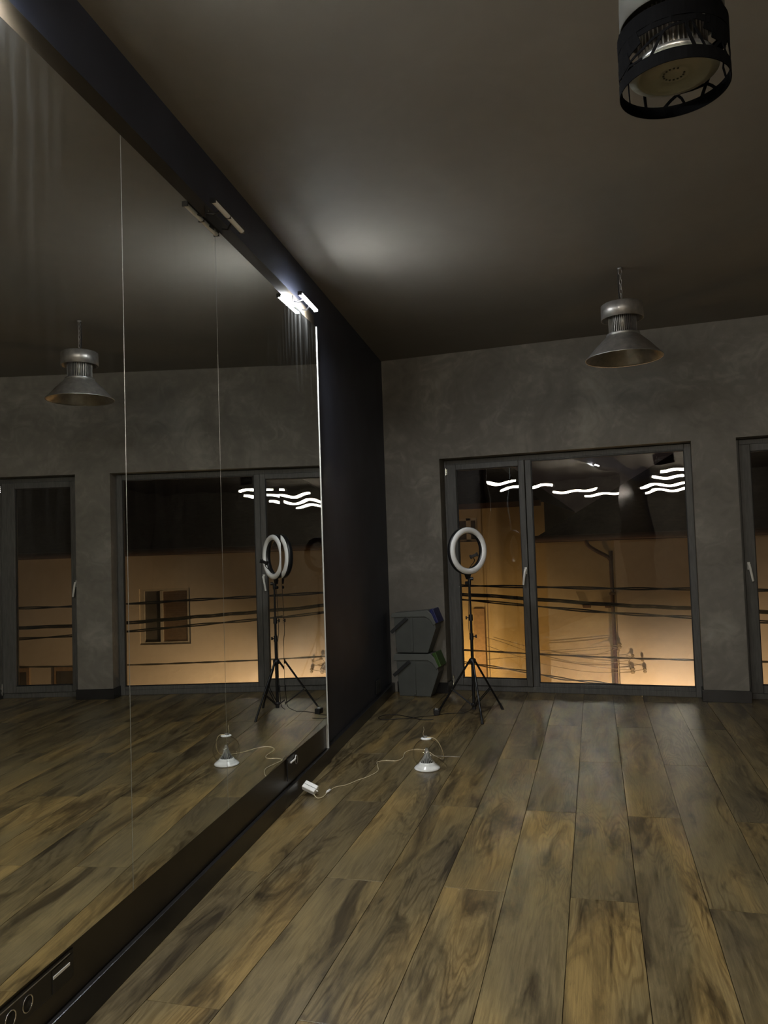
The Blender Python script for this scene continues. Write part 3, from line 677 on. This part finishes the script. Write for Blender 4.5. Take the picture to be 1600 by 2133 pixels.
bin_(0.0, 0.0, 0.0, 'green', 'lower grey stacking bin with a green flap standing on the floor')
bin_(-.012, .4105, 0.022, 'blue', 'upper grey stacking bin with a blue flap on top of the other bin')

# ================================================================== outdoors: houses across the street
GZ = -3.6
tag(MB().box(-16, 16, 7.66, 30, GZ - .1, GZ).build('street', M['asphalt']), 'dark asphalt street far below the windows', None, None, 'structure')
HY = 15.0
house_a = t = thing('tiled_house', (3.0, HY, GZ), 'ochre and cream house with dark hip roof across the street', 'house')
MB().box(-2.10, -.84, HY, 21, GZ, 1.46).build('ochre_wall', M['ochre'], t)
# cream wall with two window openings (shutter window and lower windows seen in the mirror)
cw = MB(); X0, X1, XE = 1.74, 2.77, 10.0; Z0, Z1 = -.35, .765
cw.box(-.84, X0, HY - .05, 21, GZ, 1.46); cw.box(X1, XE, HY - .05, 21, GZ, 1.46); cw.box(X0, X1, HY - .05, 21, GZ, Z0); cw.box(X0, X1, HY - .05, 21, Z1, 1.46); cw.box(X0, X1, HY + .25, 21, Z0, Z1)
cw.build('cream_wall', M['cream'], t)
sw = frame_rect(MB(), X0, X1, Z0, Z1, .07, .09, .05, .05, HY - .02, HY + .05).build('window', M['ext_white'], t)
MB().box(2.30, 2.355, HY - .03, HY + .05, Z0 + .05, Z1 - .05).build('window_post', M['ext_white'], sw)
MB().box(2.355, X1 - .09, HY + .03, HY + .04, Z0 + .05, Z1 - .05).build('pane', M['dark_glass'], sw)
for i in range(22):
    z = Z0 + .075 + i * .0455
    MB().obox(((X0 + .07 + 2.30) / 2, HY + .01, z), ((2.30 - X0 - .07) / 2, 0, 0), (0, .004, 0), (0, .012, .021)).build('slat', M['shutter'], sw)
for x0, x1, z1 in ((4.02, 4.52, -.74), (5.02, 5.42, -.74)):
    q = MB().box(x0, x1, HY - .075, HY - .05, -2.2, z1).build('window', M['shutter'], t); MB().box(x0 + .06, x1 - .06, HY - .08, HY - .075, -2.1, z1 - .08).build('pane', M['dark_glass'], q)
# roof
E0, E1, EF, EB, EZ = -2.22, 10.2, HY - .45, 21.4, 1.53
rf = MB().add([(E0, EF, EZ), (E1, EF, EZ), (E1, EB, EZ), (E0, EB, EZ), (E0 + 3.0, 18, 3.55), (E1 - 3.0, 18, 3.55)], [(0, 1, 5, 4), (1, 2, 5), (2, 3, 4, 5), (3, 0, 4), (3, 2, 1, 0)]).build('roof', M['rooftile'], t)
MB().box(E0, E1, EF - .02, EF, EZ - .10, EZ + .02).build('fascia', M['gutter'], rf)
MB().box(E0, E1, EF, HY, EZ - .10, EZ - .07).build('soffit', M['gutter'], rf)
g = MB(); g.tube([(E0 - .03, EF - .08, EZ - .03), (E1, EF - .08, EZ - .03)], .06, 12); g.build('gutter', M['gutter'], t)
dp = [(-1.29, EF - .08, 1.45), (-1.27, EF - .07, 1.36), (-1.15, HY - .25, 1.25), (-.96, HY - .12, 1.13), (-.905, HY - .11, 1.04), (-.905, HY - .11, .9), (-.905, HY - .11, GZ + .1)]
MB().tube(catmull(dp, 4), .036, 12).build('downpipe', M['gutter'], t)
for z in (.45, -.55): MB().box(-.955, -.855, HY - .16, HY - .05, z - .02, z + .02).build('pipe_clamp', M['gutter'], t)
for x in (-1.42, -1.02):
    b_ = MB(); b_.prism([(x - .03, HY, .24), (x - .03, HY - .16, .24), (x - .03, HY, .18)], (0, 0, 0), (.14, 0, 0)); b_.build('wall_bracket', M['gutter'], t)

t = thing('taller_house', (-6.0, 16.0, GZ), 'taller ochre house with a small window behind the ring light', 'house')
BX0, BX1, BZ0, BZ1 = -4.30, -3.64, 1.50, 2.00
bw = MB(); bw.box(-12, BX0, 16, 22, GZ, 2.26); bw.box(BX1, -2.24, 16, 22, GZ, 2.26); bw.box(BX0, BX1, 16, 22, GZ, BZ0); bw.box(BX0, BX1, 16, 22, BZ1, 2.26); bw.box(BX0, BX1, 16.2, 22, BZ0, BZ1)
bw.build('wall', M['ochre'], t)
q = frame_rect(MB(), BX0, BX1, BZ0, BZ1, .05, .05, .05, .05, 16.03, 16.09).build('window', M['ext_white'], t)
MB().box(-3.89, -3.80, 16.03, 16.09, BZ0, BZ1).build('window_post', M['ext_white'], q); MB().box(BX0, BX1, 16.07, 16.08, BZ0, BZ1).build('pane', M['dark_glass'], q)
MB().box(-3.79, -3.56, 15.955, 16, GZ, .10).build('pilaster', M['shutter'], t)
MB().box(-3.53, -3.50, 15.975, 16, GZ, 2.26).build('wall_joint', M['ochre'], t)
rf = MB().add([(-12.3, 15.6, 2.26), (-2.24, 15.6, 2.26), (-2.24, 22.4, 2.26), (-12.3, 22.4, 2.26), (-9, 19, 4.6), (-5, 19, 4.6)], [(0, 1, 5, 4), (1, 2, 5), (2, 3, 4, 5), (3, 0, 4), (3, 2, 1, 0)]).build('roof', M['rooftile'], t)
MB().box(-12.3, -2.24, 15.56, 15.6, 2.17, 2.28).build('fascia', M['gutter'], rf)

# ---- overhead cables: pairs of strands twisted round each other, slung between two poles
def cable(pts, y, label, r=.0115, hr=.0105, turns=1.3, strands=2, mat='cable'):
    p = catmull([(x, y, z) for x, z in pts], 14); mb = MB()
    for k in range(strands):
        q = []
        for i, v in enumerate(p):
            a = v.x * 2 * pi / turns + k * 2 * pi / strands + .6 * sin(v.x * 1.7)
            q.append(v + Vector((0, cos(a), sin(a))) * hr)
        mb.tube(q, r, 7)
    return tag(mb.build('overhead_cable', M[mat]), label, 'cable', 'overhead street cables')
CY = 10.5
cable([(-7.5, 1.08), (-4.5, .93), (-2.64, .866), (-1.86, .841), (-.61, .798), (.318, .779), (1.29, .75), (2.92, .735), (5, .78), (7.5, .9)], CY, 'topmost thick black cable crossing outside the window', .0095, .0125, 1.5)
cable([(-7.5, 1.1), (-4.5, .86), (-2.647, .746), (-1.831, .685), (-.62, .587), (.306, .538), (1.29, .485), (2.92, .455), (5, .5), (7.5, .7)], CY, 'thick twisted cable, upper of the close pair outside the window', .0110, .0165, 1.9, 3)
cable([(-7.5, 1.04), (-4.5, .80), (-2.65, .673), (-1.834, .595), (-.625, .481), (.301, .424), (1.294, .36), (2.925, .297), (5, .3), (7.5, .45)], CY, 'thick cable, lower of the close pair outside the window', .0095, .0125, 1.6)
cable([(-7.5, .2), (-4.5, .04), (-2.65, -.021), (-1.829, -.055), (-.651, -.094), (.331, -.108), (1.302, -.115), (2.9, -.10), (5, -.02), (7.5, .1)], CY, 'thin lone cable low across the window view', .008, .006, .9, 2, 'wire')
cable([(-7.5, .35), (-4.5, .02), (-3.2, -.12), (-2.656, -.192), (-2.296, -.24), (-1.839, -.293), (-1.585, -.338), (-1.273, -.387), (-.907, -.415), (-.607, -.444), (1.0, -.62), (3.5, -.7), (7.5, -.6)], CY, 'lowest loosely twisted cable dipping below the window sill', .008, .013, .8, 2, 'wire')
for x, lb in ((-7.5, 'left'), (7.5, 'right')):
    t = thing('utility_pole', (x, CY + .3, GZ), 'concrete utility pole holding the %s ends of the street cables' % lb, 'pole')
    MB().cyl((x, CY + .3, GZ), (x, CY + .3, 1.7), .14, .10, 14).build('post', M['pole'], t)
    MB().box(x - .05, x + .05, CY - .5, CY + .5, 1.15, 1.25).build('crossarm', M['gutter'], t)
# thin service wires along the facade
wires = [[(-2.244, -.601), (-1.803, -.584), (-.826, -.486)], [(-2.235, -.654), (-1.393, -.589), (-.827, -.514)], [(-2.237, -.685), (-1.607, -.811), (-1.08, -.812), (-.681, -.764)],
         [(-2.227, -.696), (-1.405, -.87), (-.611, -.936)], [(-2.233, -.855), (-1.41, -.984), (-.613, -.976)], [(-1.234, -.67), (-.828, -.531)], [(-.682, -.784), (-.599, -.691)],
         [(-.682, -.784), (-.432, -.861), (-.396, -.931)], [(-.683, -.794), (-.64, -.86), (-.611, -.936)], [(-.849, -.992), (-.415, -.921)],
         [(-3.297, -.363), (-2.987, -.452), (-2.551, -.6), (-2.235, -.654)], [(-3.139, -.361), (-2.548, -.519), (-2.244, -.601)], [(-3.303, -.517), (-2.891, -.655), (-2.548, -.761), (-2.23, -.85)], [(-3.293, -.789), (-2.546, -.716), (-2.237, -.685)]]
t = house_a
for q in wires:
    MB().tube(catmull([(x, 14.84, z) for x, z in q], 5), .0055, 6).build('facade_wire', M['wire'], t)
for x, z, s_ in ((-.611, -.945, 1.3), (-.40, -.94, 1), (-.60, -.69, .9), (-.43, -.75, .7), (-.82, -.50, 1.2), (-.84, -.57, .8)):
    k = MB(); k.lathe([(0, -.05 * s_), (.02 * s_, -.045 * s_), (.035 * s_, -.01), (.018 * s_, 0), (.035 * s_, .02 * s_), (.02 * s_, .045 * s_), (0, .05 * s_)], (x, 14.86, z), 12)
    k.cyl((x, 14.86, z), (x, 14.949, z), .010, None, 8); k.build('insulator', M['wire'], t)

# ---- street lamps below window level: the warm light on the house fronts
def street_lamp(x, y, z, power, col, label, shield=True):
    t = thing('street_lamp', (x, y - .9, GZ), label, 'street lamp', 'sodium street lamps')
    MB().cyl((x, y - .9, GZ), (x, y - .9, z + .1), .07, .05, 12).build('post', M['pole'], t)
    MB().tube([(x, y - .9, z + .08), (x, y - .5, z + .2), (x, y - .1, z + .18)], .03, 8).build('arm', M['pole'], t)
    MB().lathe([(0, .2), (.10, .19), (.16, .12), (.17, .10)], (x, y, z), 20).build('hood', M['gutter'], t)
    MB().lathe([(0, -.05), (.035, -.04), (.05, 0), (.035, .05), (0, .06)], (x, y, z), 14).build('bulb', M['sodium'], t)
    if shield:  # unseen half-cylinder, added to keep this lamp's light off the room ceiling
        arc = [(x + .17 * cos(a), y + .17 * sin(a)) for a in [pi + .15 + (pi - .3) * i / 12 for i in range(13)]]
        sh = MB()
        for i in range(12):
            (ax_, ay_), (bx_, by_) = arc[i], arc[i + 1]
            sh.add([(ax_, ay_, z - .08), (bx_, by_, z - .08), (bx_, by_, z + .2), (ax_, ay_, z + .2)], [(0, 1, 2, 3)])
        o_ = sh.build('added_light_shield', M['gutter'], t); sd_ = o_.modifiers.new('thick', 'SOLIDIFY'); sd_.thickness = .004
    ld = bpy.data.lights.new('sodium_light', 'POINT'); ld.energy = power; ld.color = col; ld.shadow_soft_size = .09
    lo = bpy.data.objects.new('sodium_light', ld); COL.objects.link(lo); lo.parent = t; lo.location = (0, .9, z - GZ)
street_lamp(-4.7, 14.5, -1.15, P_STREET_L, (1.0, .62, .20), 'sodium street lamp low at the left house front')
street_lamp(-3.9, 9.4, -1.45, 200.0, (1.0, .60, .22), 'sodium street lamp close under the left edge of the window', False)
street_lamp(-.2, 13.3, -2.05, P_STREET_R, (1.0, .70, .40), 'sodium street lamp below the wide window')
for o in list(bpy.data.objects):
    if '_w' in o: del o['_w']
print('planks', n_planks)
